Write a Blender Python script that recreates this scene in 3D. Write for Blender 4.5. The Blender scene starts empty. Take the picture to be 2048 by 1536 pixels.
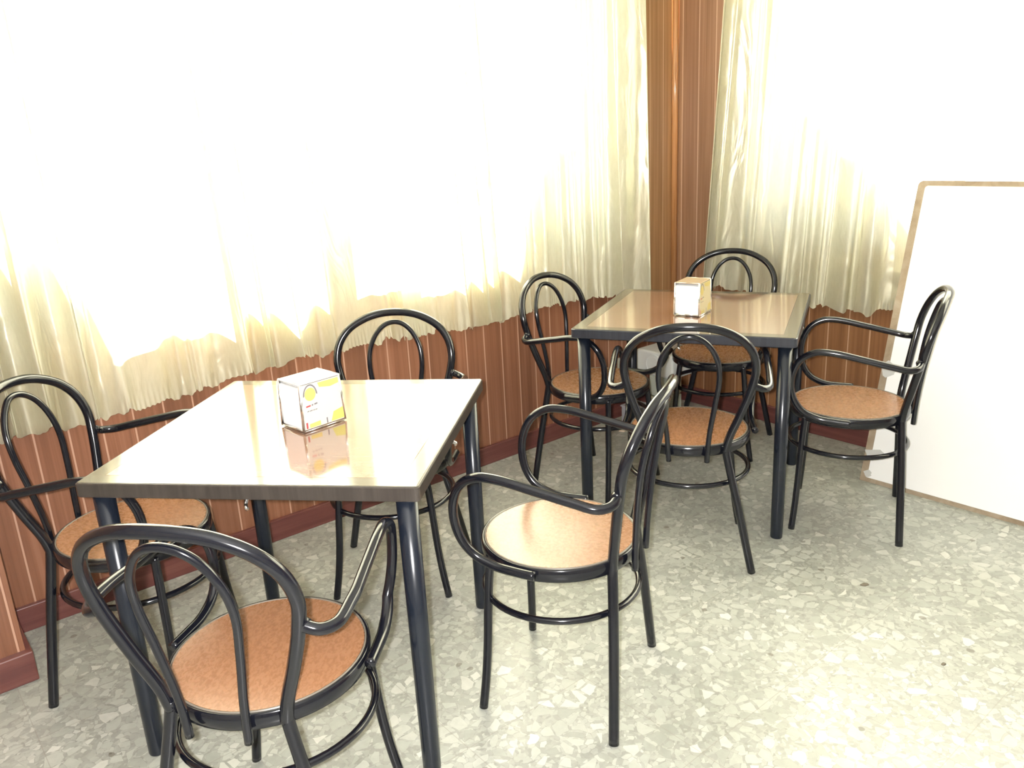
import bpy, bmesh, math, random
from mathutils import Vector, Matrix
C = bpy.context.scene.collection
PI = math.pi
sc = bpy.context.scene

# ------------------------------------------------------------------ camera
CAM_H, F_PX, PITCH, ROLL = 1.446, 1643.5, 0.2964, -0.05225
cd = bpy.data.cameras.new('camera'); cam = bpy.data.objects.new('camera', cd); C.objects.link(cam)
cd.sensor_fit = 'HORIZONTAL'; cd.sensor_width = 36.0; cd.lens = 36.0 * F_PX / 2048; cd.clip_start = 0.02
cp, sp, cr, sr = math.cos(PITCH), math.sin(PITCH), math.cos(ROLL), math.sin(ROLL)
r_ = Vector((1, 0, 0)); u_ = Vector((0, sp, cp)); f_ = Vector((0, cp, -sp))
right = cr * r_ + sr * u_; up = -sr * r_ + cr * u_
m = Matrix((right, up, -f_)).transposed().to_4x4(); m.translation = Vector((0, 0, CAM_H))
cam.matrix_world = m
sc.camera = cam

# ------------------------------------------------------------------ room frame: x along left wall to the corner, y outward through the left wall
K = Vector((0.8923, 4.3607, 0.0)); ANG = math.radians(39.157)
DX = Vector((math.cos(ANG), math.sin(ANG), 0)); DY = Vector((-math.sin(ANG), math.cos(ANG), 0))
def S(s, e, z=0.0):
    return K + DX * s - DY * e + Vector((0, 0, z))

# ------------------------------------------------------------------ light
SUN_EL = math.radians(32)
sl = bpy.data.lights.new('sun', 'SUN'); sl.energy = 240; sl.angle = math.radians(1.2); sl.color = (1.0, 0.95, 0.86)
so = bpy.data.objects.new('sun', sl); C.objects.link(so)
sdir = (DX + DY).normalized() * math.cos(SUN_EL) + Vector((0, 0, math.sin(SUN_EL)))   # towards the sun
so.rotation_euler = sdir.to_track_quat('Z', 'Y').to_euler(); so.location = (3, 8, 5)
fl = bpy.data.lights.new('phone_flash', 'POINT'); fl.energy = 345; fl.shadow_soft_size = 0.012; fl.color = (1.0, 0.98, 0.97)
fo = bpy.data.objects.new('phone_flash', fl); C.objects.link(fo); fo.location = (-0.035, -0.01, CAM_H + 0.02)
w = bpy.data.worlds.new('world'); sc.world = w; w.use_nodes = True
w.node_tree.nodes['Background'].inputs[0].default_value = (0.80, 0.90, 1.0, 1)
w.node_tree.nodes['Background'].inputs[1].default_value = 4.0
sc.view_settings.view_transform = 'Standard'; sc.view_settings.look = 'None'
sc.view_settings.exposure = 0.0; sc.view_settings.gamma = 1.0
sc.view_settings.use_curve_mapping = False
sc.cycles.max_bounces = 8; sc.cycles.diffuse_bounces = 5; sc.cycles.transmission_bounces = 4
sc.cycles.caustics_reflective = False; sc.cycles.caustics_refractive = False
sc.cycles.sample_clamp_indirect = 6.0

# ------------------------------------------------------------------ materials
def mat(name, col=(.5, .5, .5), rough=.5, metal=0.0, spec=0.5, coat=0.0):
    m = bpy.data.materials.new(name); m.use_nodes = True
    b = m.node_tree.nodes['Principled BSDF']
    b.inputs['Base Color'].default_value = (*col, 1); b.inputs['Roughness'].default_value = rough
    b.inputs['Metallic'].default_value = metal; b.inputs['Specular IOR Level'].default_value = spec
    b.inputs['Coat Weight'].default_value = coat; b.inputs['Coat Roughness'].default_value = 0.08
    return m
class NT:
    def __init__(s, m): s.t = m.node_tree; s.b = s.t.nodes.get('Principled BSDF')
    def n(s, typ, **kw):
        nd = s.t.nodes.new(typ)
        for k, v in kw.items(): setattr(nd, k, v)
        return nd
    def l(s, a, b): s.t.links.new(a, b)
    def ramp(s, fac, stops, interp='LINEAR'):
        r = s.n('ShaderNodeValToRGB'); r.color_ramp.interpolation = interp
        e = r.color_ramp.elements
        while len(e) < len(stops): e.new(0.5)
        for i, (p, c) in enumerate(stops):
            e[i].position = p; e[i].color = (*c, 1) if len(c) == 3 else c
        s.l(fac, r.inputs[0]); return r.outputs[0]
    def math(s, op, a, b=None, c=None):
        nd = s.n('ShaderNodeMath', operation=op)
        for i, v in enumerate((a, b, c)):
            if v is None: continue
            if isinstance(v, (int, float)): nd.inputs[i].default_value = v
            else: s.l(v, nd.inputs[i])
        return nd.outputs[0]
    def mix(s, fac, a, b, mode='MIX'):
        nd = s.n('ShaderNodeMix', data_type='RGBA', blend_type=mode)
        for i, v in ((0, fac), (6, a), (7, b)):
            if isinstance(v, (int, float)): nd.inputs[i].default_value = v
            elif isinstance(v, tuple): nd.inputs[i].default_value = (*v, 1)
            else: s.l(v, nd.inputs[i])
        return nd.outputs[2]
    def coords(s, scale=(1, 1, 1), kind='Object'):
        tc = s.n('ShaderNodeTexCoord'); mp = s.n('ShaderNodeMapping'); mp.inputs['Scale'].default_value = scale
        s.l(tc.outputs[kind], mp.inputs[0]); return mp.outputs[0]
    def noise(s, vec, scale=5, detail=3, rough=.5, dist=0):
        nd = s.n('ShaderNodeTexNoise'); nd.inputs['Scale'].default_value = scale; nd.inputs['Detail'].default_value = detail
        nd.inputs['Roughness'].default_value = rough; nd.inputs['Distortion'].default_value = dist
        s.l(vec, nd.inputs['Vector']); return nd.outputs[0]
    def bump(s, h, strength=.2, dist=.002):
        nd = s.n('ShaderNodeBump'); nd.inputs['Strength'].default_value = strength; nd.inputs['Distance'].default_value = dist
        s.l(h, nd.inputs['Height']); s.l(nd.outputs[0], s.b.inputs['Normal'])

def panel_mat(name, axis, offset, dark, mid, light, groove, rough=.35):
    """vertical boards 98 mm wide with pale grooves; axis 0 = along local x, 1 = along local y"""
    m = mat(name, rough=rough); t = NT(m)
    v = t.coords(); sx = t.n('ShaderNodeSeparateXYZ'); t.l(v, sx.inputs[0])
    a = sx.outputs[axis]
    u = t.math('DIVIDE', t.math('ADD', a, offset + 98.0), 0.0985)
    fr = t.math('FRACT', u); idx = t.math('FLOOR', u)
    wn = t.n('ShaderNodeTexWhiteNoise', noise_dimensions='1D'); t.l(idx, wn.inputs['W'])
    cmb = t.n('ShaderNodeCombineXYZ'); t.l(t.math('MULTIPLY', a, 60), cmb.inputs[0]); t.l(idx, cmb.inputs[1]); t.l(t.math('MULTIPLY', sx.outputs[2], 1.1), cmb.inputs[2])
    g = t.noise(cmb.outputs[0], 1.0, 4, .6, .4)
    base = t.ramp(g, [(.25, dark), (.5, mid), (.75, light)])
    hue = t.math('MULTIPLY_ADD', wn.outputs[0], .35, .8)
    hc = t.n('ShaderNodeCombineXYZ')
    for i in range(3): t.l(hue, hc.inputs[i])
    base = t.mix(1.0, base, hc.outputs[0], 'MULTIPLY')
    gm = t.math('LESS_THAN', fr, 0.055)
    t.l(t.mix(gm, base, groove), t.b.inputs['Base Color'])
    t.bump(t.math('MULTIPLY', gm, -1.0), .5, .002)
    return m
def wood_mat(name, dark, mid, light, scale=(3, 60, 60), rough=.35, coat=0.0, spec=.5):
    m = mat(name, rough=rough, coat=coat, spec=spec); t = NT(m)
    g = t.noise(t.coords(scale), 1.0, 5, .6, .5)
    t.l(t.ramp(g, [(.28, dark), (.5, mid), (.75, light)]), t.b.inputs['Base Color'])
    t.bump(g, .08, .001); return m

M = {}
M['wains_l'] = panel_mat('wainscot boards left', 0, 1.2185, (.155, .062, .034), (.215, .090, .050), (.285, .130, .078), (.46, .27, .19))
M['wains_r'] = panel_mat('wainscot boards right', 1, 0.921, (.15, .065, .029), (.22, .10, .044), (.30, .145, .07), (.48, .29, .18))
M['pier_l'] = panel_mat('pier boards left', 0, 0.0985, (.28, .15, .065), (.37, .205, .095), (.47, .28, .14), (.58, .38, .22), .28)
M['pier_r'] = panel_mat('pier boards right', 1, 0.06, (.23, .12, .065), (.30, .165, .095), (.38, .22, .13), (.54, .36, .24), .28)
M['base'] = wood_mat('baseboard wood', (.09, .028, .026), (.125, .042, .036), (.17, .066, .052), (2, 2, 40), .35)
M['bead'] = wood_mat('corner bead wood', (.30, .13, .05), (.42, .2, .08), (.52, .27, .13), (60, 60, 2), .15)
M['paint'] = mat('cream paint', (.42, .39, .33), .8)
M['paint_c'] = mat('ceiling paint', (.55, .55, .52), .9)
M['black'] = mat('black enamel tube', (.005, .0055, .009), .14, 0, .55)
M['leg'] = mat('dark enamel table leg', (.008, .011, .018), .24, 0, .5)
M['chrome'] = mat('bright steel', (.75, .75, .76), .18, 1.0)
M['paper'] = mat('white napkins', (.86, .86, .84), .7)
M['alu'] = mat('window aluminium', (.6, .6, .6), .35, .8)

def floor_mat():
    m = mat('terrazzo', rough=.33, spec=.5); t = NT(m)
    v = t.coords()
    d = t.n('ShaderNodeTexNoise'); d.inputs['Scale'].default_value = 14; d.inputs['Detail'].default_value = 3; t.l(v, d.inputs['Vector'])
    off = t.n('ShaderNodeVectorMath', operation='MULTIPLY_ADD'); t.l(d.outputs['Color'], off.inputs[0]); off.inputs[1].default_value = (.03, .03, 0); t.l(v, off.inputs[2])
    def vor(scale, feat):
        a = t.n('ShaderNodeTexVoronoi', feature=feat, voronoi_dimensions='2D'); a.inputs['Scale'].default_value = scale; t.l(off.outputs[0], a.inputs['Vector']); return a
    cell = vor(27, 'F1'); edge = vor(27, 'DISTANCE_TO_EDGE')
    cs = t.n('ShaderNodeSeparateXYZ'); t.l(cell.outputs['Color'], cs.inputs[0])
    cell2 = vor(58, 'F1'); edge2 = vor(58, 'DISTANCE_TO_EDGE')
    cs2 = t.n('ShaderNodeSeparateXYZ'); t.l(cell2.outputs['Color'], cs2.inputs[0])
    cell3 = vor(130, 'F1'); cs3 = t.n('ShaderNodeSeparateXYZ'); t.l(cell3.outputs['Color'], cs3.inputs[0])
    cement = t.ramp(cs3.outputs[0], [(0, (.25, .255, .23)), (.6, (.315, .32, .29)), (.9, (.36, .365, .33)), (1, (.46, .465, .43))])
    chip2 = t.ramp(cs2.outputs[0], [(0, (.27, .275, .25)), (.5, (.35, .355, .325)), (.85, (.41, .415, .38)), (1, (.50, .505, .465))])
    e2 = t.math('MULTIPLY', t.math('GREATER_THAN', edge2.outputs[0], .06), t.math('GREATER_THAN', cs2.outputs[1], .25))
    c1 = t.mix(t.math('MULTIPLY', e2, .85), cement, chip2)
    chip = t.ramp(cs.outputs[1], [(0, (.29, .30, .27)), (.35, (.36, .37, .335)), (.75, (.43, .44, .40)), (.93, (.50, .505, .465)), (1, (.57, .575, .53))])
    th = t.math('MULTIPLY_ADD', cs.outputs[2], .16, .045)
    dd_ = t.math('SUBTRACT', edge.outputs[0], th)
    sel = t.math('GREATER_THAN', cs.outputs[0], .38)
    e1 = t.math('MULTIPLY', t.math('GREATER_THAN', dd_, 0.0), sel)
    c = t.mix(t.math('MULTIPLY', e1, .95), c1, chip)
    ln = t.math('MULTIPLY', t.math('LESS_THAN', t.math('ABSOLUTE', dd_), .012), sel)      # thin grey outline round each big chip
    c = t.mix(t.math('MULTIPLY', ln, .35), c, (.20, .20, .175))
    c = t.mix(1.0, c, t.ramp(t.noise(v, 45, 3), [(.3, (.93, .93, .92)), (.7, (1.04, 1.04, 1.03))]), 'MULTIPLY')
    # dark worn specks and blotches
    sp_ = t.n('ShaderNodeTexVoronoi', feature='F1', voronoi_dimensions='2D'); sp_.inputs['Scale'].default_value = 2.6; t.l(off.outputs[0], sp_.inputs['Vector'])
    c = t.mix(t.math('MULTIPLY', t.math('LESS_THAN', sp_.outputs[0], .022), .6), c, (.13, .115, .09))
    st = t.ramp(t.noise(v, 1.7, 3), [(.35, (.86, .86, .84)), (.6, (1, 1, 1))])
    c = t.mix(1.0, c, st, 'MULTIPLY')
    # tile joints, 0.40 m
    sx = t.n('ShaderNodeSeparateXYZ'); t.l(v, sx.inputs[0])
    js = []
    for o, offs in ((sx.outputs[0], 1.705 + 40), (sx.outputs[1], 1.82 + 40)):
        fr = t.math('FRACT', t.math('DIVIDE', t.math('ADD', o, offs), .4))
        js.append(t.math('LESS_THAN', fr, .006))
    j = t.math('MAXIMUM', js[0], js[1])
    c = t.mix(t.math('MULTIPLY', j, .45), c, (.22, .2, .17))
    t.l(c, t.b.inputs['Base Color'])
    t.l(t.math('MULTIPLY_ADD', t.noise(v, 9, 3), .3, .2), t.b.inputs['Roughness'])
    return m
M['floor'] = floor_mat()

def seat_mat():
    m = mat('brown mottled seat board', rough=.3, spec=.55); t = NT(m)
    v = t.coords()
    g = t.noise(t.coords((90, 150, 90)), 1.0, 4, .6, .8)
    t.l(t.ramp(g, [(.28, (.225, .105, .053)), (.5, (.26, .125, .062)), (.75, (.30, .152, .079))]), t.b.inputs['Base Color'])
    t.l(t.math('MULTIPLY_ADD', g, .15, .2), t.b.inputs['Roughness'])
    t.bump(g, .12, .0006); return m
M['seat'] = seat_mat()
def top_mat(name, dark, mid, light):
    m = mat(name, rough=.10, spec=.9, coat=1.0); t = NT(m); t.b.inputs['Coat IOR'].default_value = 1.65
    g = t.noise(t.coords((18, 95, 20)), 1.0, 5, .7, .8)
    t.l(t.ramp(g, [(.3, dark), (.5, mid), (.7, light)]), t.b.inputs['Base Color'])
    return m
M['top'] = top_mat('brown mottled laminate', (.16, .085, .055), (.23, .125, .08), (.31, .18, .12))
M['edge_a'] = wood_mat('dark grained edge', (.025, .020, .017), (.036, .029, .025), (.05, .041, .035), (70, 70, 3), .35)
M['border'] = wood_mat('dark border strip', (.06, .048, .035), (.085, .068, .05), (.115, .092, .068), (8, 70, 3), .15, .5)

def curtain_mat():
    m = bpy.data.materials.new('cream satin curtain'); m.use_nodes = True; t = NT(m)
    nt = m.node_tree; b = t.b; out = nt.nodes['Material Output']
    wv = t.noise(t.coords((120, 120, 30)), 1.0, 3, .6)
    col = t.ramp(wv, [(.3, (.74, .705, .515)), (.7, (.82, .785, .60))])
    t.l(col, b.inputs['Base Color']); b.inputs['Roughness'].default_value = .36; b.inputs['Specular IOR Level'].default_value = 1.0
    b.inputs['Metallic'].default_value = .5
    cr_ = t.noise(t.coords((11, 11, 3.5)), 1.0, 3, .5, 1.0)
    t.bump(cr_, .6, .02)
    tr = t.n('ShaderNodeBsdfTranslucent'); tr.inputs[0].default_value = (.88, .86, .74, 1)
    mx = t.n('ShaderNodeMixShader'); mx.inputs[0].default_value = .30
    t.l(b.outputs[0], mx.inputs[1]); t.l(tr.outputs[0], mx.inputs[2]); t.l(mx.outputs[0], out.inputs[0])
    return m
M['curtain'] = curtain_mat()
def glass_mat():
    m = bpy.data.materials.new('window glass'); m.use_nodes = True; t = NT(m); nt = m.node_tree
    tr = t.n('ShaderNodeBsdfTransparent'); tr.inputs[0].default_value = (.93, .95, .94, 1)
    gl = t.n('ShaderNodeBsdfGlossy'); gl.inputs[1].default_value = .02
    mx = t.n('ShaderNodeMixShader'); mx.inputs[0].default_value = .06
    t.l(tr.outputs[0], mx.inputs[1]); t.l(gl.outputs[0], mx.inputs[2]); t.l(mx.outputs[0], nt.nodes['Material Output'].inputs[0]); return m
M['glass'] = glass_mat()

# ------------------------------------------------------------------ geometry helpers
def obj(name, bm, m, parent=None, smooth=False, mats=None):
    me = bpy.data.meshes.new(name); bm.normal_update(); bm.to_mesh(me); bm.free()
    if smooth:
        for p in me.polygons: p.use_smooth = True
    for x in (mats or [m]): me.materials.append(x)
    o = bpy.data.objects.new(name, me); C.objects.link(o)
    if parent is not None: o.parent = parent
    return o
def thing(name, label, cat, loc=(0, 0, 0), rotz=0, group=None):
    o = bpy.data.objects.new(name, None); C.objects.link(o); o.empty_display_size = .1
    o.location = loc; o.rotation_euler = (0, 0, rotz); o['label'] = label; o['category'] = cat
    if group: o['group'] = group
    return o
def tag(o, label, cat, group=None):
    o['label'] = label; o['category'] = cat
    if group: o['group'] = group
    return o
def add_box(bm, x0, x1, y0, y1, z0, z1, bevel=0, seg=2, mi=0):
    v = [bm.verts.new((x, y, z)) for z in (z0, z1) for y in (y0, y1) for x in (x0, x1)]
    fs = [bm.faces.new([v[i] for i in q]) for q in ((0, 2, 3, 1), (4, 5, 7, 6), (0, 1, 5, 4), (2, 6, 7, 3), (0, 4, 6, 2), (1, 3, 7, 5))]
    for f in fs: f.material_index = mi
    if bevel:
        es = list({e for f in fs for e in f.edges})
        bmesh.ops.bevel(bm, geom=es, offset=bevel, segments=seg, affect='EDGES', profile=.5)
def catmull(pts, n=10, closed=False):
    P = [Vector(p) for p in pts]; out = []
    N = len(P)
    rng = range(N) if closed else range(N - 1)
    for i in rng:
        p1, p2 = P[i], P[(i + 1) % N]
        p0 = P[(i - 1) % N] if closed or i > 0 else p1 * 2 - p2
        p3 = P[(i + 2) % N] if closed or i < N - 2 else p2 * 2 - p1
        # centripetal
        t01 = max((p1 - p0).length, 1e-6) ** .5; t12 = max((p2 - p1).length, 1e-6) ** .5; t23 = max((p3 - p2).length, 1e-6) ** .5
        m1 = (p2 - p1) + t12 * ((p1 - p0) / t01 - (p2 - p0) / (t01 + t12))
        m2 = (p2 - p1) + t12 * ((p3 - p2) / t23 - (p3 - p1) / (t12 + t23))
        for k in range(n):
            t = k / n
            out.append(p1 * (2 * t ** 3 - 3 * t ** 2 + 1) + m1 * (t ** 3 - 2 * t ** 2 + t) + p2 * (-2 * t ** 3 + 3 * t ** 2) + m2 * (t ** 3 - t ** 2))
    if not closed: out.append(P[-1].copy())
    return out
def add_tube(bm, path, r, sides=14, closed=False, r1=None):
    n = len(path); rings = []; nrm = None
    for i, p in enumerate(path):
        a = path[(i - 1) % n] if closed or i > 0 else p
        b = path[(i + 1) % n] if closed or i < n - 1 else p
        tg = (b - a).normalized()
        if nrm is None:
            ref = Vector((0, 0, 1)) if abs(tg.z) < .9 else Vector((1, 0, 0))
            nrm = tg.cross(ref).normalized()
        nrm = (nrm - tg * nrm.dot(tg)).normalized(); bn = tg.cross(nrm)
        rr = r if r1 is None else r + (r1 - r) * i / (n - 1)
        rings.append([bm.verts.new(p + (nrm * math.cos(2 * PI * k / sides) + bn * math.sin(2 * PI * k / sides)) * rr) for k in range(sides)])
    for i in range(n if closed else n - 1):
        A, B = rings[i], rings[(i + 1) % n]
        for k in range(sides):
            bm.faces.new((A[k], A[(k + 1) % sides], B[(k + 1) % sides], B[k]))
    if not closed:
        bm.faces.new(rings[0][::-1]); bm.faces.new(rings[-1])
def add_lathe(bm, prof, seg=64, cx=0, cy=0, cap=True):
    rings = [[bm.verts.new((cx + r * math.cos(2 * PI * k / seg), cy + r * math.sin(2 * PI * k / seg), z)) for k in range(seg)] for r, z in prof]
    for A, B in zip(rings, rings[1:]):
        for k in range(seg): bm.faces.new((A[k], A[(k + 1) % seg], B[(k + 1) % seg], B[k]))
    if cap:
        bm.faces.new(rings[0][::-1]); bm.faces.new(rings[-1])
def room(o):
    o.location = K; o.rotation_euler = (0, 0, ANG); return o
def struct(name, bm, m, mats=None):
    o = obj(name, bm, m, mats=mats); o['kind'] = 'structure'; return room(o)

# ------------------------------------------------------------------ the room
XW, YW, ZC, TH = -6.4, -6.0, 2.75, 0.22
bm = bmesh.new(); add_box(bm, XW - TH, TH, YW - TH, TH, -.12, 0); struct('floor', bm, M['floor'])
bm = bmesh.new(); add_box(bm, XW - TH, TH, YW - TH, TH, ZC, ZC + .12); struct('ceiling', bm, M['paint_c'])
WZ0, WZ1 = 0.94, 2.45                                  # window opening heights
LX0, LX1 = -3.16, -0.47                                # left wall opening (s)
RE0, RE1 = 0.47, 3.10                                  # right wall opening (e)
bm = bmesh.new()
add_box(bm, XW, TH, 0, TH, 0, WZ0); add_box(bm, XW, TH, 0, TH, WZ1, ZC)
add_box(bm, XW, LX0, 0, TH, WZ0, WZ1); add_box(bm, LX1, TH, 0, TH, WZ0, WZ1)
struct('wall_left', bm, M['pier_l'])
bm = bmesh.new()
add_box(bm, 0, TH, YW, 0, 0, WZ0); add_box(bm, 0, TH, YW, 0, WZ1, ZC)
add_box(bm, 0, TH, -RE0, 0, WZ0, WZ1); add_box(bm, 0, TH, YW, -RE1, WZ0, WZ1)
struct('wall_right', bm, M['pier_r'])
bm = bmesh.new(); add_box(bm, XW - TH, TH, YW - TH, YW, 0, ZC); struct('wall_back', bm, M['paint'])
bm = bmesh.new(); add_box(bm, XW - TH, XW, YW, TH, 0, ZC); struct('wall_side', bm, M['paint'])
# windows: frame, mullions, panes
def window(name, right_side):
    bm = bmesh.new(); a0, a1 = (LX0, LX1) if not right_side else (-RE1, -RE0)
    y0, y1 = .08, .13
    def bx(u0, u1, z0, z1):
        if right_side: add_box(bm, y0, y1, u0, u1, z0, z1)
        else: add_box(bm, u0, u1, y0, y1, z0, z1)
    bx(a0, a1, WZ0, WZ0 + .05); bx(a0, a1, WZ1 - .05, WZ1); bx(a0, a0 + .05, WZ0, WZ1); bx(a1 - .05, a1, WZ0, WZ1)
    mid = (a0 + a1) / 2; bx(mid - .03, mid + .03, WZ0, WZ1)
    o = struct(name, bm, M['alu'])
    bm = bmesh.new()
    if right_side: add_box(bm, .1, .104, a0, a1, WZ0, WZ1)
    else: add_box(bm, a0, a1, .1, .104, WZ0, WZ1)
    obj('window_pane', bm, M['glass'], o)
window('window_1', False); window('window_2', True)
# wainscot boards, baseboards, corner bead
bm = bmesh.new(); add_box(bm, -3.26, -.33, -.012, 0, 0, .76); add_box(bm, -.33, -.012, -.012, 0, 0, .56); struct('trim_1', bm, M['wains_l'])
bm = bmesh.new(); add_box(bm, -.012, 0, -5.9, -.30, 0, .76); add_box(bm, -.012, 0, -.30, -.0, 0, .56); struct('trim_2', bm, M['wains_r'])
bm = bmesh.new(); add_box(bm, -3.26, -.03, -.03, -.012, 0, .085, .003); struct('baseboard_left', bm, M['base'])
bm = bmesh.new(); add_box(bm, -.03, -.012, -5.9, -.03, 0, .085, .003); struct('baseboard_right', bm, M['base'])
bm = bmesh.new(); add_tube(bm, [Vector((-.012, -.012, .56)), Vector((-.012, -.012, ZC))], .016, 12); o = struct('trim_3', bm, M['bead'])
for p in o.data.polygons: p.use_smooth = True
# panelled column sticking out of the left wall, at the left edge of the view
bm = bmesh.new(); add_box(bm, -3.70, -3.265, -.30, 0, 0, ZC, .002)
add_box(bm, -3.335, -3.26, -.312, -.298, 0, ZC, .002); add_box(bm, -3.705, -3.63, -.312, -.298, 0, ZC, .002)
struct('wall_column', bm, M['wains_l'])
bm = bmesh.new(); add_box(bm, -3.72, -3.245, -.335, 0, 0, .095, .004); struct('baseboard_column', bm, M['base'])

# ------------------------------------------------------------------ unseen shrubs, added outside only to cast shade edges on the lower curtains
def leaf_mat():
    m = mat('green leaves', (.06, .12, .03), .6); return m
M['leaf'] = leaf_mat()
def shade_caster(loc, rad, h, label, seed, group=None):
    rnd = random.Random(seed)
    t = thing('shade_shrub', label, 'shade_caster', loc, 0, group)
    bm = bmesh.new(); bmesh.ops.create_icosphere(bm, subdivisions=4, radius=1)
    for v in bm.verts:
        c = v.co.copy(); k = 1 + .07 * math.sin(7 * c.x + seed) * math.sin(6 * c.y + 2) + .05 * math.sin(11 * c.z + c.x * 9) + rnd.uniform(-.03, .03)
        v.co = Vector((c.x * rad * k, c.y * rad * k, h * .5 + c.z * h * .5 * k))
        v.co.z = max(v.co.z, .1)
    obj('shade_foliage', bm, M['leaf'], t, True)
    bm = bmesh.new(); add_tube(bm, [Vector((0, 0, -.1)), Vector((0, 0, .4))], .04, 8); obj('stem', bm, M['base'], t)
bm = bmesh.new(); add_box(bm, -9, 6, TH, 8, -.3, -.1); add_box(bm, TH, 6, -9, TH, -.3, -.1); struct('ground', bm, mat('paving outside', (.35, .33, .3), .9))
shade_caster(S(1.4, -1.4, -.1), 1.08, 3.2, 'unseen rounded green mass added outside the corner to shade the curtains', 3, 'unseen shade casters added outside')
shade_caster(S(-2.02, -1.46, -.1), .58, 2.62, 'unseen rounded green mass added outside the left window to shade its curtain', 8, 'unseen shade casters added outside')

# ------------------------------------------------------------------ curtains
def curtain(wall, top, bot, ztop, seed, label, depth, nf, tight=None, n=520, hem=.655, amp0=.042, edge=None):
    """top/bot: (start, end) along the wall; returns a pleated sheet hanging in front of the window"""
    rnd = random.Random(seed); bm = bmesh.new()
    ph = [rnd.uniform(0, 6.28) for _ in range(12)]
    ws = [j / 40 * .97 for j in range(41)] + [.976, .981, .986, .990, .993, .996, .998, 1.0]
    rows = []; W = abs(bot[1] - bot[0])
    for w in ws:
        row = []
        for i in range(n + 1):
            t = i / n
            a = (top[0] + (top[1] - top[0]) * t) * (1 - w) + (bot[0] + (bot[1] - bot[0]) * t) * w
            x = t * W
            ps = 2 * PI * nf * (t + .030 * math.sin(2 * PI * 1.6 * x + ph[0]) + .016 * math.sin(2 * PI * 3.7 * x + ph[1]) + .010 * w * math.sin(2 * PI * 2.1 * x + ph[2]))
            am = .62 + .38 * math.sin(2 * PI * 1.25 * x + ph[3] + .9 * w)
            f = math.sin(ps + .75 * math.sin(ps + .4)) * am + .45 * math.sin(ps * .47 + ph[4] + .7 * w) * (.5 + .5 * w) \
                + .22 * math.sin(ps * 2.1 + ph[5] + 1.8 * w) * max(0, math.sin(2 * PI * .9 * x + ph[6])) + .10 * math.sin(ps * 3.3 + 5 * w + ph[8]) * (1 - am)
            off = depth + amp0 * f * (.70 + .40 * w)
            a += .020 * math.sin(ps + ph[9] * .3) * am
            if tight:
                k = max(0.0, min(1.0, (a - tight[0]) / tight[1]))
                off = off * (1 - k) + tight[2] * k * (1 + .2 * f)
            if edge:
                k = max(0.0, min(1.0, (a - edge[0]) / (edge[1] - edge[0]))); k = k * k * (3 - 2 * k)
                off = off * (1 - k) + (edge[2] + .007 * f) * k
            off = max(off, .02)
            if wall == 'R': off = min(off, .135 + .008 * f)
            zh = (hem if isinstance(hem, float) else hem[0] + (hem[1] - hem[0]) * t) + .020 * f + .016 * math.sin(2 * PI * .8 * x + ph[7]) + .006 * math.sin(ps * 2.9)
            z = ztop + (zh - ztop) * w
            if w > .97:
                q = (w - .97) / .03; off += .0025 * q * math.sin(2 * PI * 62 * x + 3 * f); z -= .0012 * q * math.sin(2 * PI * 62 * x + 3 * f)
            row.append(bm.verts.new((a, -off, z) if wall == 'L' else (-off, -a, z)))
        rows.append(row)
    for A, B in zip(rows, rows[1:]):
        for i in range(n): bm.faces.new((A[i], A[i + 1], B[i + 1], B[i]))
    o = obj('curtain', bm, M['curtain'], None, True); room(o)
    tag(o, label, 'curtain', 'cream satin curtains over the two windows')
    return o
curtain('L', (-3.24, -1.76), (-3.22, -1.64), 2.62, 5, 'cream satin curtain on the left wall, behind the near table and leftmost chair', .105, 11, hem=(.66, .70), edge=(-2.12, -1.88, .072))
curtain('L', (-1.84, -.375), (-1.77, -.345), 2.62, 11, 'cream satin curtain on the left wall, right up to the wood-panelled corner', .125, 12, hem=(.705, .66), edge=(-1.42, -1.62, .112))
curtain('R', (.377, 1.46), (.237, 1.44), 2.62, 23, 'cream satin curtain on the right wall, between panelled corner and white board', .09, 9, (1.0, .2, .034), hem=.645, edge=(1.32, 1.38, .044))
curtain('R', (1.40, 3.2), (1.39, 3.2), 2.62, 31, 'cream satin curtain directly behind and above the white board', .03, 13, (0, .01, .028), hem=.645, edge=(1.56, 1.48, .024))

# ------------------------------------------------------------------ chairs
def mirror(p): return [(a, -b, c) for a, b, c in p]
HOOP = [(-.173, .119, .425), (-.178, .129, .47), (-.194, .162, .56), (-.211, .192, .655), (-.222, .202, .715), (-.238, .191, .77), (-.256, .158, .815), (-.273, .10, .848), (-.285, .04, .862)]
INNER = [(-.213, .060, .400), (-.217, .066, .49), (-.227, .082, .60), (-.240, .093, .69), (-.254, .084, .755), (-.266, .055, .805), (-.275, .02, .828)]
ARM = [(-.211, .195, .66), (-.203, .226, .648), (-.175, .247, .645), (-.12, .252, .656), (-.03, .253, .675), (.06, .253, .692), (.115, .250, .690), (.160, .243, .662), (.184, .234, .612), (.188, .228, .56), (.176, .222, .51), (.146, .217, .470), (.095, .216, .446), (.04, .219, .440), (-.01, .222, .438)]
FLEG = [(.140, .138, .428), (.145, .146, .36), (.149, .153, .28), (.153, .161, .18), (.158, .172, .09), (.165, .187, 0)]
RLEG = [(-.173, .119, .445), (-.173, .121, .425), (-.176, .130, .38), (-.184, .160, .25), (-.190, .188, .12), (-.195, .214, 0)]
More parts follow.
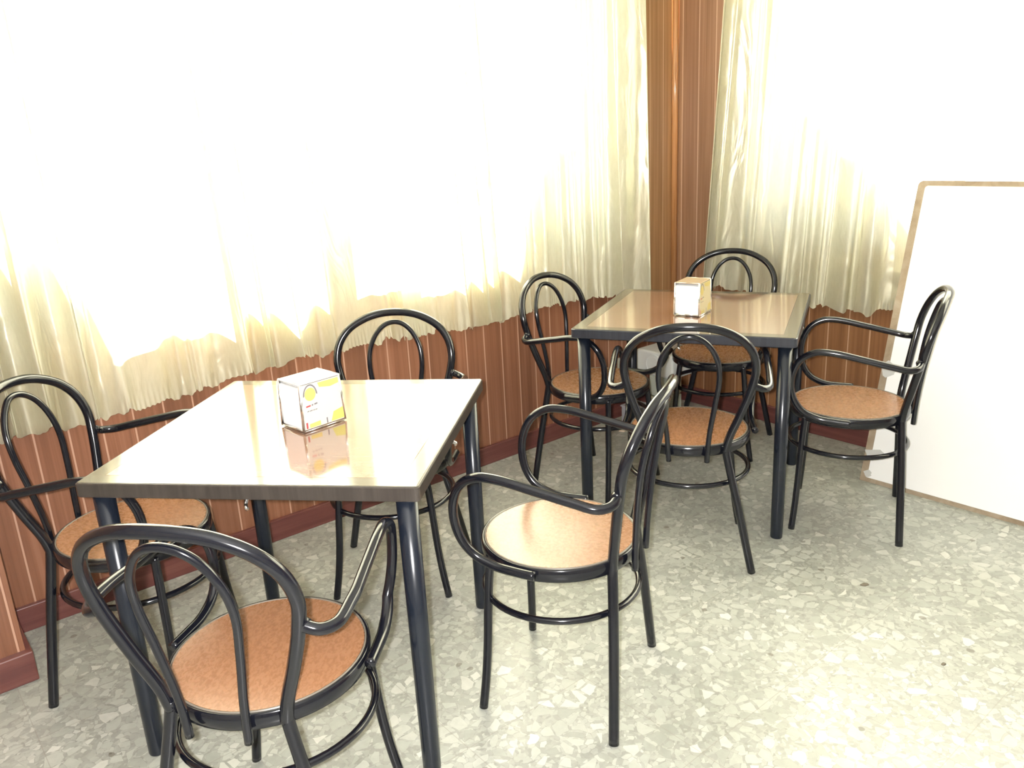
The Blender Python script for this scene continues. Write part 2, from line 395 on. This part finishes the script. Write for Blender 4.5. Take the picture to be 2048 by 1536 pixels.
def make_chair(name, label):
    t = thing(name, label, 'chair')
    bm = bmesh.new(); add_lathe(bm, [(.05, .432), (.193, .432), (.1945, .4345), (.1945, .4455), (.193, .448), (.05, .4482)], 72); obj('seat', bm, M['seat'], t, False)
    bm = bmesh.new(); add_lathe(bm, [(.1946, .436), (.1975, .436), (.1975, .4490), (.1946, .4490), (.1946, .436)], 72, cap=False); obj('seat_edging', bm, M['edging'], t, True)['label'] = 'pale edging strip'
    bm = bmesh.new(); add_lathe(bm, [(.190, .414), (.202, .412), (.2055, .415), (.2065, .43), (.2055, .4445), (.202, .4475), (.1977, .4465), (.1977, .425), (.190, .424), (.190, .414)], 72, cap=False); obj('seat_rim', bm, M['black'], t, True)
    hp = HOOP + mirror(HOOP)[::-1]
    bm = bmesh.new(); add_tube(bm, catmull(hp, 8), .0132, 16); obj('backrest', bm, M['black'], t, True)
    ip = INNER + mirror(INNER)[::-1]
    bm = bmesh.new(); add_tube(bm, catmull(ip, 8), .0085, 14); obj('inner_hoop', bm, M['black'], t, True)
    for f in (lambda p: p, mirror):
        bm = bmesh.new(); add_tube(bm, catmull(f(ARM), 7), .0115, 14)
        add_tube(bm, [Vector(f([(-.207, .196, .66)])[0]), Vector(f([(-.2085, .206, .656)])[0])], .0138, 12); obj('armrest', bm, M['black'], t, True)
        bm = bmesh.new(); add_tube(bm, catmull(f(FLEG), 6), .0115, 14); obj('leg', bm, M['black'], t, True)
        bm = bmesh.new(); add_tube(bm, catmull(f(RLEG), 6), .0130, 14); obj('leg', bm, M['black'], t, True)
    bm = bmesh.new(); add_tube(bm, [Vector((.2035 * math.cos(a), .2035 * math.sin(a), .308)) for a in [2 * PI * k / 60 for k in range(60)]], .0085, 12, True); obj('stretcher_ring', bm, M['black'], t, True)
    return t
M['edging'] = mat('pale edging', (.15, .13, .105), .35)
def dup(root, loc, rz, label):
    r = root.copy(); C.objects.link(r); r.location = loc; r.rotation_euler = (0, 0, rz); r['label'] = label
    for ch in list(root.children):
        c = ch.copy(); C.objects.link(c); c.parent = r
    return r
G_CH = 'black tube armchairs around the two tables'
chairs = [
    (-.530, 1.479, 1.357, 'black tubular armchair with brown round seat, nearest the camera, front of the near table'),
    (-1.082, 2.108, -.150, 'black tubular armchair at the left edge of the photo, left of the near table'),
    (-.420, 2.561, -1.63, 'black tubular armchair behind the near table, its hoop back showing above the tabletop'),
    (.105, 1.939, 2.749, 'black armchair between the two tables, pale glare on its round seat'),
    (.603, 2.672, 1.343, 'black tubular armchair with its back to the camera, at the front of the far table'),
    (.361, 3.252, -.731, 'black tubular armchair left of the far table, near the wood-panelled left wall'),
    (.945, 3.604, -2.035, 'black tubular armchair behind the far table, its hoop back against the curtain'),
    (1.226, 2.834, 2.733, 'black tubular armchair in front of the leaning white board, right of the far table'),
]
c0 = make_chair('armchair', chairs[0][3]); c0['group'] = G_CH
c0.location = (chairs[0][0], chairs[0][1], 0); c0.rotation_euler = (0, 0, chairs[0][2])
for x, y, a, l in chairs[1:]: dup(c0, (x, y, 0), a, l)
# the nearest chair's left arm is bent down at the front
la = next(ch for ch in c0.children if ch.name.startswith('armrest') and ch.data.vertices[0].co.y > 0)
la.data = la.data.copy()
for v in la.data.vertices:
    q = max(0.0, min(1.0, (v.co.x + .19) / .25)); q = q * q * (3 - 2 * q); v.co.z = .44 + (v.co.z - .44) * (1 - .17 * q)
ra = next(ch for ch in c0.children if ch.name.startswith('armrest') and ch.data.vertices[0].co.y < 0 and ch is not la)
ra.data = ra.data.copy()
for v in ra.data.vertices:      # and its right arm pressed in a little by the table leg
    q = max(0.0, min(1.0, (v.co.x + .10) / .2)) * max(0.0, min(1.0, (v.co.z - .44) / .05)); v.co.y += .017 * q

# ------------------------------------------------------------------ tables
def rrect(h, k, r, z, seg=4):
    out = []
    for cx, cy, a0 in ((h - r, k - r, 0), (-h + r, k - r, 90), (-h + r, -k + r, 180), (h - r, -k + r, 270)):
        for q in range(seg + 1):
            a = math.radians(a0 + 90 * q / seg); out.append((cx + r * math.cos(a), cy + r * math.sin(a), z))
    return out
def add_loop_stack(bm, loops, cap0=True, cap1=True):
    R = [[bm.verts.new(p) for p in L] for L in loops]
    for A, B in zip(R, R[1:]):
        n = len(A)
        for k in range(n): bm.faces.new((A[k], A[(k + 1) % n], B[(k + 1) % n], B[k]))
    if cap0: bm.faces.new(R[0][::-1])
    if cap1: bm.faces.new(R[-1])
def make_table(label, loc, rz, edge, cr):
    t = thing('dining_table', label, 'table', loc, rz)
    h, k, bw = .3947, .3919, .047
    T = .75
    bm = bmesh.new()
    add_loop_stack(bm, [rrect(h - .002, k - .002, cr, T - .034), rrect(h, k, cr, T - .032), rrect(h, k, cr, T - .003), rrect(h - .003, k - .003, cr, T - .0005), rrect(h - .006, k - .006, cr, T - .0005)], True, True)
    obj('tabletop', bm, edge, t, False)
    bm = bmesh.new()   # border frame, mitred
    o4 = [(-h + .006, -k + .006), (h - .006, -k + .006), (h - .006, k - .006), (-h + .006, k - .006)]
    i4 = [(-h + bw, -k + bw), (h - bw, -k + bw), (h - bw, k - bw), (-h + bw, k - bw)]
    for q in range(4):
        a, b, c_, d_ = o4[q], o4[(q + 1) % 4], i4[(q + 1) % 4], i4[q]
        lo = [bm.verts.new((*p, T - .0005)) for p in (a, b, c_, d_)]; hi = [bm.verts.new((*p, T + .0003)) for p in (a, b, c_, d_)]
        bm.faces.new(hi)
        for z in range(4): bm.faces.new((lo[z], lo[(z + 1) % 4], hi[(z + 1) % 4], hi[z]))
    obj('border_strip', bm, M['border'], t)
    bm = bmesh.new(); add_box(bm, -h + bw + .001, h - bw - .001, -k + bw + .001, k - bw - .001, T - .0005, T + .0004); obj('laminate_panel', bm, M['top'], t)
    i = h - .0397; j = k - .0385
    for q, (sx, sy) in enumerate(((-1, -1), (1, -1), (1, 1), (-1, 1))):
        bm = bmesh.new(); add_lathe(bm, [(.0205, 0), (.0215, .004), (.0225, .3), (.0235, .716)], 24, sx * i, sy * j); obj('leg', bm, M['leg'], t, True)
    for s_ in (-1, 1):
        bm = bmesh.new(); add_box(bm, -i + .02, i - .02, s_ * j - .012, s_ * j + .012, .7075, .716, .002); obj('apron_rail', bm, M['leg'], t)
        bm = bmesh.new(); add_box(bm, s_ * i - .012, s_ * i + .012, -j + .02, j - .02, .7075, .716, .002); obj('apron_rail', bm, M['leg'], t)
        # small bright clips under the middle of each side
        for ax in (0, 1):
            p = (lambda a, b, c_: Vector((a, b, c_))) if ax == 0 else (lambda a, b, c_: Vector((b, a, c_)))
            e = (k if ax == 0 else h) * s_
            bm = bmesh.new(); add_tube(bm, catmull([p(0, e - s_ * .022, .714), p(0, e - s_ * .012, .700), p(.003, e - s_ * .006, .695), p(.004, e - s_ * .009, .690)], 5), .0045, 8)
            obj('clip', bm, M['chrome'], t, True)['label'] = 'bright metal clip'
    return t
TA = (-.53595, 2.02336, 0); TAR = -.15339; TB = (.73891, 3.13659, 0); TBR = -.4021
make_table('square dark-edged table with glaring reflective top, the nearer of the two tables', TA, TAR, M['edge_a'], .010)
M['edge_b'] = wood_mat('slate edge', (.018, .019, .026), (.026, .028, .037), (.034, .037, .048), (70, 70, 3), .28)
make_table('square table with brown top and dark rounded edge, the farther one near the panelled corner', TB, TBR, M['edge_b'], .016)

# ------------------------------------------------------------------ napkin dispensers
M['ad'] = mat('printed card cream', (.52, .52, .47), .35, 0, .6)
M['ad_y'] = mat('printed yellow', (.56, .46, .14), .35)
M['ad_g'] = mat('printed yellow green', (.52, .54, .12), .35)
M['ad_o'] = mat('printed orange', (.75, .40, .16), .35)
M['ad_r'] = mat('printed red', (.35, .05, .06), .35)
M['ad_k'] = mat('printed grey', (.16, .15, .17), .35)
M['kraft'] = mat('printed tan', (.36, .27, .18), .3)
M['tan_card'] = mat('printed beige', (.42, .37, .24), .35)
M['tan_y'] = mat('printed ochre', (.42, .34, .12), .35)
M['white_top'] = mat('glossy white sheet', (.82, .82, .80), .2)
def dispenser(label, loc, rz, top, tan):
    """local x: napkin face width (face at -y), y: depth"""
    t = thing('napkin_dispenser', label, 'napkin dispenser', loc, rz)
    hw, hd, H = .050, .064, .122
    bm = bmesh.new()   # sheet body: sides and top as bent shell
    def tp(x, y, z): k = 1 - .05 * z / H; return (x * k, y * (1 - .07 * z / H), z + .004)
    v = {}
    for s_ in (-1, 1):
        for (y0, y1) in ((-hd, hd),):
            q = [tp(s_ * hw, y0, 0), tp(s_ * hw, y1, 0), tp(s_ * hw, y1, H), tp(s_ * hw, y0, H)]
            qi = [(p[0] - s_ * .0015, p[1], p[2]) for p in q]
            a = [bm.verts.new(p) for p in q]; b = [bm.verts.new(p) for p in qi]
            bm.faces.new(a); bm.faces.new(b[::-1])
            for z in range(4): bm.faces.new((a[z], a[(z + 1) % 4], b[(z + 1) % 4], b[z]))
    obj('body', bm, M['chrome'], t)
    bm = bmesh.new(); k1, k2 = .95, .93
    add_box(bm, -hw * k1 - .001, hw * k1 + .001, -hd * k2 - .002, hd * k2 + .002, H + .002, H + .0055, .0015); obj('lid', bm, M[top], t)
    bm = bmesh.new()
    for s_ in (-1, 1):
        for y_ in (-1, 1):
            add_tube(bm, [Vector(tp(s_ * (hw - .001), y_ * (hd - .001), 0)), Vector(tp(s_ * (hw - .001), y_ * (hd - .001), H))], .0035, 8)
    for y_ in (-1, 1):
        a = Vector(tp(-hw, y_ * (hd - .001), .003)); b = Vector(tp(hw, y_ * (hd - .001), .003)); add_tube(bm, [a, b], .003, 8)
        a = Vector(tp(-hw, y_ * (hd - .001), H)); b = Vector(tp(hw, y_ * (hd - .001), H)); add_tube(bm, [a, b], .0025, 8)
    add_box(bm, -hw, hw, -hd + .004, hd - .004, .001, .005)
    obj('wire_frame', bm, M['chrome'], t, True)
    bm = bmesh.new()
    n = 26
    for q in range(n):   # folded napkins, each leaf slightly offset
        y0 = -hd * .93 + .003 + q * (2 * hd * .93 - .008) / n
        add_box(bm, -hw * .93, hw * .93, y0, y0 + .0036, .006, H - .006 - (.001 if q % 2 else 0))
    for s_ in (-1, 1): add_box(bm, -hw * .90, hw * .90, s_ * (hd * .935) - .001, s_ * (hd * .935) + .001, .010, H - .006)
    st = obj('napkins', bm, M['paper'], t); st['kind'] = 'stuff'
    # printed cards on both sides
    for s_ in (-1, 1):
        bm = bmesh.new()
        def P(y, z, o=.0006):
            x = s_ * (hw * (1 - .05 * z / H) + o); return (x, y * (1 - .07 * z / H), z + .004)
        def poly(bm, pts, o, mi):
            f = bm.faces.new([bm.verts.new(P(y, z, o)) for y, z in pts]); f.material_index = mi
        poly(bm, [(-hd * .93, .004), (hd * .97, .004), (hd * .97, H - .003), (-hd * .93, H - .003)], .0006, 0)
        # yellow disc under a grey arch, bars of unreadable small print, colour corners
        poly(bm, [(-.034 + .017 * math.cos(a), .092 + .017 * math.sin(a)) for a in [2 * PI * q / 20 for q in range(20)]], .0010, 1)
        for q in range(12):
            a0, a1 = PI * q / 12, PI * (q + 1) / 12
            poly(bm, [(-.034 + .018 * math.cos(a0), .090 + .024 * math.sin(a0)), (-.034 + .018 * math.cos(a1), .090 + .024 * math.sin(a1)), (-.034 + .0225 * math.cos(a1), .088 + .030 * math.sin(a1)), (-.034 + .0225 * math.cos(a0), .088 + .030 * math.sin(a0))], .0013, 5)
        poly(bm, [(-.008, H - .006), (.058, H - .006), (.058, H - .020), (.03, H - .024), (-.004, H - .018)], .0010, 1)
        poly(bm, [(.02, .006), (.061, .006), (.061, .036), (.03, .030)], .0010, 2)
        poly(bm, [(-.045, .006), (-.012, .006), (-.012, .018), (-.045, .016)], .0010, 1)
        poly(bm, [(-.055, .006), (-.050, .006), (-.050, .022), (-.055, .022)], .0012, 4)
        x = -.05
        for wd, zz, mi in ((.014, .060, 4), (.005, .061, 5), (.010, .062, 5)):
            poly(bm, [(x, zz), (x + wd, zz + .001), (x + wd, zz + .005), (x, zz + .004)], .0011, mi); x += wd + .003
        x = -.048
        for wd in (.006, .009, .005, .006):
            poly(bm, [(x, .048), (x + wd, .049), (x + wd, .0515), (x, .0505)], .0011, 5); x += wd + .0015
        poly(bm, [(.006, .005), (.010, .005), (.010, .020), (.006, .020)], .0012, 5)
        if tan:
            ms = [M['tan_card'], M['tan_y'], M['tan_y'], M['ad_o'], M['ad_r'], M['ad_k']]
        else: ms = [M['ad'], M['ad_y'], M['ad_g'], M['ad_o'], M['ad_r'], M['ad_k']]
        bmesh.ops.recalc_face_normals(bm, faces=bm.faces)
        obj('printed_card', bm, ms[0], t, mats=ms)['label'] = 'printed advertising card'
    return t
def holder_pose(fl, fc, hd=.064):
    fl = Vector(fl); fc = Vector(fc); xd = (fc - fl).normalized(); yd = Vector((-xd.y, xd.x))
    c_ = (fl + fc) / 2 + yd * hd; return (c_.x, c_.y, .7504), math.atan2(xd.y, xd.x)
lo, ro = holder_pose((-.6021, 2.0137), (-.5243, 1.9393))
dispenser('chrome napkin dispenser with white top and yellow printed side, on the nearer table', lo, ro, 'white_top', False)
lo, ro = holder_pose((.6300, 3.0609), (.7141, 3.0048), .06)
dispenser('chrome napkin dispenser with tan printed top, on the farther table', lo, ro, 'kraft', True)

# ------------------------------------------------------------------ leaning white board
BOARD = thing('white_board', 'large white board with worn wooden edge leaning on the curtain at right', 'board')
P0 = Vector((1.4188, 3.1226, 0)); dd = Vector((.64236, -.76640, 0)); nh = Vector((.76640, .64236, 0))
tilt = 1.325; upv = nh * math.cos(tilt) + Vector((0, 0, 1)) * math.sin(tilt); nv = dd.cross(upv)  # faces the room
if nv.dot(Vector((0, -1, 0))) < 0 and nv.dot(-nh) < 0: nv = -nv
BL, BH, BT = 1.75, 1.222, .022
def Bp(a, b, c): return P0 + dd * a + upv * b + nv * c
def board_slab(bm, a0, a1, b0, b1, c0, c1, rc=0.0):
    pts = [(a0, b0), (a1, b0), (a1, b1)]
    if rc:
        for q in range(6):
            t_ = PI / 2 + PI / 2 * q / 5; pts.append((a0 + rc + rc * math.cos(t_), b1 - rc + rc * math.sin(t_)))
    else: pts.append((a0, b1))
    A = [bm.verts.new(Bp(a, b, c0)) for a, b in pts]; B = [bm.verts.new(Bp(a, b, c1)) for a, b in pts]
    bm.faces.new(A[::-1]); bm.faces.new(B); n = len(pts)
    for q in range(n): bm.faces.new((A[q], A[(q + 1) % n], B[(q + 1) % n], B[q]))
M['ply'] = wood_mat('worn pale wood edge', (.22, .16, .10), (.31, .24, .165), (.40, .34, .26), (14, 14, 14), .7)
M['board'] = mat('white laminate sheet', (.9, .9, .89), .3, 0, .5)
M['glue'] = mat('grey glue residue', (.52, .52, .50), .7)
bm = bmesh.new(); board_slab(bm, 0, BL, 0, BH, -BT, 0, .02); obj('board_core', bm, M['ply'], BOARD)['label'] = 'worn wooden edge'
bm = bmesh.new(); board_slab(bm, .030, BL - .01, .018, BH - .020, 0, .0025, .012); obj('white_sheet', bm, M['board'], BOARD)
rnd = random.Random(4)
for (a, b, w_, h_) in ((.030, .47, .045, .04), (.045, .12, .05, .03), (.03, .035, .02, .02)):
    bm = bmesh.new(); pts = [(a + w_ * math.cos(2 * PI * q / 11) * rnd.uniform(.5, 1), b + h_ * math.sin(2 * PI * q / 11) * rnd.uniform(.5, 1)) for q in range(11)]
    A = [bm.verts.new(Bp(x, y, .0015)) for x, y in pts]; B = [bm.verts.new(Bp(x, y, .004)) for x, y in pts]; bm.faces.new(B)
    for q in range(11): bm.faces.new((A[q], A[(q + 1) % 11], B[(q + 1) % 11], B[q]))
    obj('torn_patch', bm, M['glue'], BOARD)['label'] = 'grey torn patch in the white sheet'

# ------------------------------------------------------------------ white appliance in the corner, box on the floor, litter
M['plastic'] = mat('light grey plastic', (.62, .64, .62), .45)
M['plastic_p'] = mat('greenish grey plastic', (.42, .45, .38), .6); M['plastic_d'] = mat('grey plastic', (.32, .32, .35), .5)
t = thing('corner_appliance', 'light grey plastic box on a stacked pedestal in the far corner, under the far table', 'appliance', S(0, 0, 0), ANG)
bm = bmesh.new(); add_box(bm, -.35, -.13, -.285, -.045, .222, .350, .012, 3); obj('housing', bm, M['plastic'], t)
bm = bmesh.new()
ring = [Vector((-.351, -.165 + .05 * math.cos(a), .285 + .05 * math.sin(a))) for a in [2 * PI * q / 36 for q in range(36)]]
add_tube(bm, ring, .0035, 8, True); add_tube(bm, [Vector((-.348, -.165, .285)), Vector((-.356, -.165, .285))], .036, 28); obj('round_dial', bm, M['plastic'], t)
for z0, z1 in ((0, .108), (.112, .221)):
    bm = bmesh.new(); add_box(bm, -.34, -.20, -.225, -.125, z0, z1, .006); obj('pedestal_block', bm, M['plastic_p'], t)
o = thing('wall_socket', 'small white socket on the left wall near the far corner, above the grey box', 'socket', S(-.42, .012, .275), ANG)
bm = bmesh.new(); add_box(bm, -.04, .04, -.014, 0, -.04, .04, .004); obj('cover_plate', bm, M['plastic'], o)
bm = bmesh.new(); add_tube(bm, [Vector((0, -.013, 0)), Vector((0, -.017, 0))], .02, 20); obj('socket_ring', bm, M['plastic_d'], o)
bm = bmesh.new(); add_box(bm, -.055, .055, -.05, .05, 0, .085, .006); add_box(bm, -.059, .059, -.054, .054, .085, .093, .003)
o = obj('storage_box', bm, M['plastic_d']); o.location = S(-.46, .14); o.rotation_euler = (0, 0, ANG); tag(o, 'small grey box on the floor by the left wall, under the far table', 'box')
def scrap(name, loc, pts, m, label, cat, zr=.004):
    bm = bmesh.new(); A = [bm.verts.new((x, y, .0003)) for x, y in pts]; B = [bm.verts.new((x * .96, y * .96, .0016 + zr * ((q * 7) % 5) / 5)) for q, (x, y) in enumerate(pts)]
    bm.faces.new(A[::-1]); ctr = bm.verts.new((0, 0, .003)); n = len(pts)
    for q in range(n):
        bm.faces.new((B[q], B[(q + 1) % n], ctr)); bm.faces.new((A[q], A[(q + 1) % n], B[(q + 1) % n], B[q]))
    o = obj(name, bm, m); o.location = loc; tag(o, label, cat); return o
M['sc_y'] = mat('yellow litter', (.70, .72, .25), .6); M['sc_w'] = mat('pale wrapper', (.75, .62, .5), .5); M['dirt'] = mat('dirt crumb', (.14, .12, .09), .8)
blob = lambda r, s, n=9, k=.6: [(r * math.cos(2 * PI * q / n) * (1 + k * math.sin(q * s)), r * .6 * math.sin(2 * PI * q / n) * (1 + k * math.cos(q * s * 1.3))) for q in range(n)]
scrap('paper_scrap', S(-1.982, .171), blob(.013, 2.1), M['sc_y'], 'small yellow scrap on the floor beneath the chair behind the near table', 'litter')
scrap('candy_wrapper', S(-.597, .19), blob(.022, 1.7), M['sc_w'], 'crumpled pale pink wrapper on the floor below the chair left of the far table', 'litter', .012)
for (px, s_, e_, r, l) in (('c', -1.127, 1.712, .013, 'dark crumb on the terrazzo floor in front of the far table'), ('d', -1.361, 2.059, .007, 'tiny dark crumb on the bare floor at lower right')):
    scrap('dirt_crumb', S(s_, e_), blob(r, 1.3 + r * 40, 8, .25), M['dirt'], l, 'litter')
